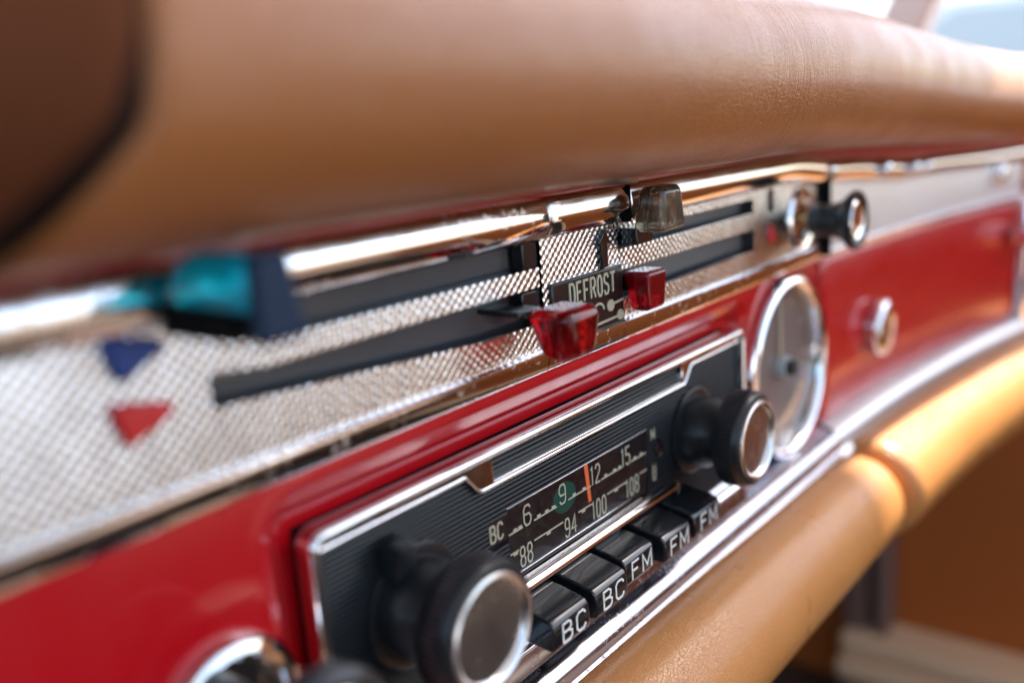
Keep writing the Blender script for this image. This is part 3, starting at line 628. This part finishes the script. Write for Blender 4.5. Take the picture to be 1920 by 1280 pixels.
def roll(x0, x1, cy, cz, r, n, f, r0=0, r1=0):
    xs = list(np.linspace(x0, x1, n))
    if r1: xs = [x for x in xs if x < x1-r1]+[x1-r1*(1-math.cos(math.radians(a))) for a in range(90, -1, -8)]
    if r0: xs = [x0+r0*(1-math.cos(math.radians(a))) for a in range(0, 90, 8)]+[x for x in xs if x > x0+r0]
    G = []
    for x in xs:
        rr = r
        if r1 and x > x1-r1: t = 1-(x1-x)/r1; rr -= r1*(1-math.sqrt(max(0, 1-t*t)))
        if r0 and x < x0+r0: t = 1-(x-x0)/r0; rr -= r0*(1-math.sqrt(max(0, 1-t*t)))
        oy, oz = f(x); G.append([(x, y+oy, z+oz) for y, z in arc(cy, cz, rr, 0, 352, 47)])
    return np.array(G)
lf = lambda x: (float(dyc(x)), -1.0*float(sm(100, 260, x))+1*float(sm(260, 520, x)))
lw = thing('lower_dash_pad', 'tan leather knee roll below the radio, with scuffs, ending in a rounded end', 'knee pad', (100, -14, -84))
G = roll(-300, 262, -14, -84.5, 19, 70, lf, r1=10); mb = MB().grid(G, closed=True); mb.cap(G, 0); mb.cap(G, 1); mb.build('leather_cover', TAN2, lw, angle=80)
lw2 = thing('glovebox_knee_pad', 'sunlit tan leather knee roll below the glovebox, right of the dark gap', 'knee pad', (380, -20, -86))
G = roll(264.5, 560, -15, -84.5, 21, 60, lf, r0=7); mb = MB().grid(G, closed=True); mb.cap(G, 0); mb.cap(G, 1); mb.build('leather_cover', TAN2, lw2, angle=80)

# ------------------------------------------------------------------ cabin around
cabin = thing('car_cabin', 'orange brown lined footwell and door side below the knee roll', 'car interior', (640, 0, -420))
mb = MB(); mb.box(636, 680, -900, 107.5, -420, 40); mb.build('door_card', FOOT, cabin, bevel=8)
mb = MB(); mb.box(632, 680, 110, 420, -420, 60); mb.build('kick_panel', FOOT, cabin, bevel=3)
for y0, y1 in ((78, 90), (95, 114)):
    mb = MB(); mb.box(610, 640, y0, y1, -372, 30); mb.build('binding_strip', BINDING, cabin, bevel=4, seg=3)
for z0, z1, x0 in ((-372, -355, 596), (-392, -373, 588)):
    mb = MB(); mb.box(x0, 660, -700, 112, z0, z1); mb.build('sill_edge', CARPET, cabin, bevel=5, seg=3)
mb = MB(); mb.box(-800, 700, 420, 440, -420, 60); mb.build('bulkhead', FLOOR, cabin, smooth=False)
mb = MB(); mb.box(-760, -700, -900, 200, -420, 40); mb.build('door_card', FLOOR, cabin, bevel=8)
fl = MB(); fl.box(-800, 700, -1300, 600, -430, -420); fl.build('floor_pan', FLOOR, cabin, smooth=False)
SEAT = mat('brown_seat_leather', (.17, .105, .065), .5)
for nm, x in (('passenger seat', 320), ('driver seat', -330)):
    st = thing('bucket_seat', 'brown leather '+nm+' facing the dashboard', 'seat', (x, -700, -420))
    mb = MB(); mb.box(x-240, x+240, -900, -420, -300, -170); mb.build('seat_cushion', SEAT, st, bevel=50, seg=4)
    mb = MB(); mb.hexa([(x-240, -960, -200), (x+240, -960, -200), (x+240, -820, -200), (x-240, -820, -200)], [(x-220, -1120, 60), (x+220, -1120, 60), (x+220, -1010, 60), (x-220, -1010, 60)]); mb.build('seat_back', SEAT, st, bevel=40, seg=4)
mb = MB(); mb.box(-2600, 1335, -2600, 1500, 1585, 1600); o = mb.build('added_sun_blocker', mat('sun_blocker_grey', (.42, .43, .45), .8), None, smooth=False)  # unseen sheet added overhead to block the sun and set the shadow edge
o['label'] = 'unseen pale sheet added overhead to shade the near end of the dashboard'; o['category'] = 'sun blocker'
ws = thing('windscreen', 'clear windscreen in a chrome frame above the dash pad', 'windscreen', (0, 230, 60))
PIL = mat('pillar_grey', (.55, .54, .54), .4, .3)
wx = list(np.linspace(-700, 606, 40)); wy = lambda x: 104+136*float(sm(-1, -.35, (x+47)/653)*(1-sm(.35, 1, (x+47)/653)))
G = np.array([[(x, wy(x), 66), (x*.985, wy(x)*.55-20, 235), (x*.965, wy(x)*.1-75, 405)] for x in wx]); mb = MB().grid(G); mb.build('pane', GLASS, ws)
for x in (-730, 600):
    mb = MB(); mb.hexa([(x, 92, 40), (x+26, 92, 40), (x+26, 126, 40), (x, 126, 40)], [(x*.965, -80, 405), (x*.965+26, -80, 405), (x*.965+26, -46, 405), (x*.965, -46, 405)]); mb.build('pillar', PIL, ws, bevel=4)
mb = MB(); mb.box(-800, 640, 236, 420, 60, 72); o = mb.build('scuttle', RED, None, bevel=3); o['label'] = 'red scuttle panel ahead of the pad'; o['category'] = 'body panel'

# ------------------------------------------------------------------ street outside
CONC = mat('pale_concrete', (.44, .45, .46), .85); _n = noise(CONC, .8, 5); _r = ramp(CONC, _n.outputs[0], .3, (.38, .39, .40), .7, (.50, .51, .52)); L(CONC, _r.outputs[0], P(CONC).inputs['Base Color'])
mb = MB(); mb.add([(-150000, -150000, -800), (150000, -150000, -800), (150000, 150000, -800), (-150000, 150000, -800)], [(0, 1, 2, 3)]); o = mb.build('ground', CONC, None, smooth=False); o['kind'] = 'structure'
pc = thing('parked_car', 'blurred silver blue car parked outside, seen past the pad', 'car', (6000, 700, -800))
CAR = mat('silver_blue_paint', (.72, .79, .82), .3, .0, coat=1); CG = mat('car_glass', (.34, .40, .43), .15)
prof = [(-2200, 250), (-2250, 700), (-1900, 850), (-1300, 900), (-700, 1330), (500, 1350), (1150, 930), (1900, 860), (2150, 650), (2150, 250)]
mb = MB(); G = np.array([[(6000+w_, 700+a*(1 if abs(w_) < 800 else .96), -800+b_) for a, b_ in prof] for w_ in (-850, -780, 780, 850)]); mb.grid(G, closed=True); mb.cap(G, 0); mb.cap(G, 1); mb.build('body', CAR, pc, bevel=40, seg=3)
mb = MB(); mb.add([(5144, 700+a, -800+b_) for a, b_ in [(-1200, 930), (-680, 1270), (460, 1290), (1000, 940)]], [(0, 1, 2, 3)]); mb.build('side_window', CG, pc, smooth=False)
for yy in (-1350, 1350):
    mb = MB()
    V = []
    for r_, xx in [(0, 5130), (200, 5130), (320, 5140), (330, 5250), (0, 5250)]:
        for i in range(24): a = 2*math.pi*i/24; V.append((xx, 700+yy+r_*math.cos(a), -470+r_*math.sin(a)))
    F = [[k*24+i, k*24+(i+1) % 24, (k+1)*24+(i+1) % 24, (k+1)*24+i] for k in range(4) for i in range(24)]
    mb.add(V, F); mb.build('wheel', RUB, pc)
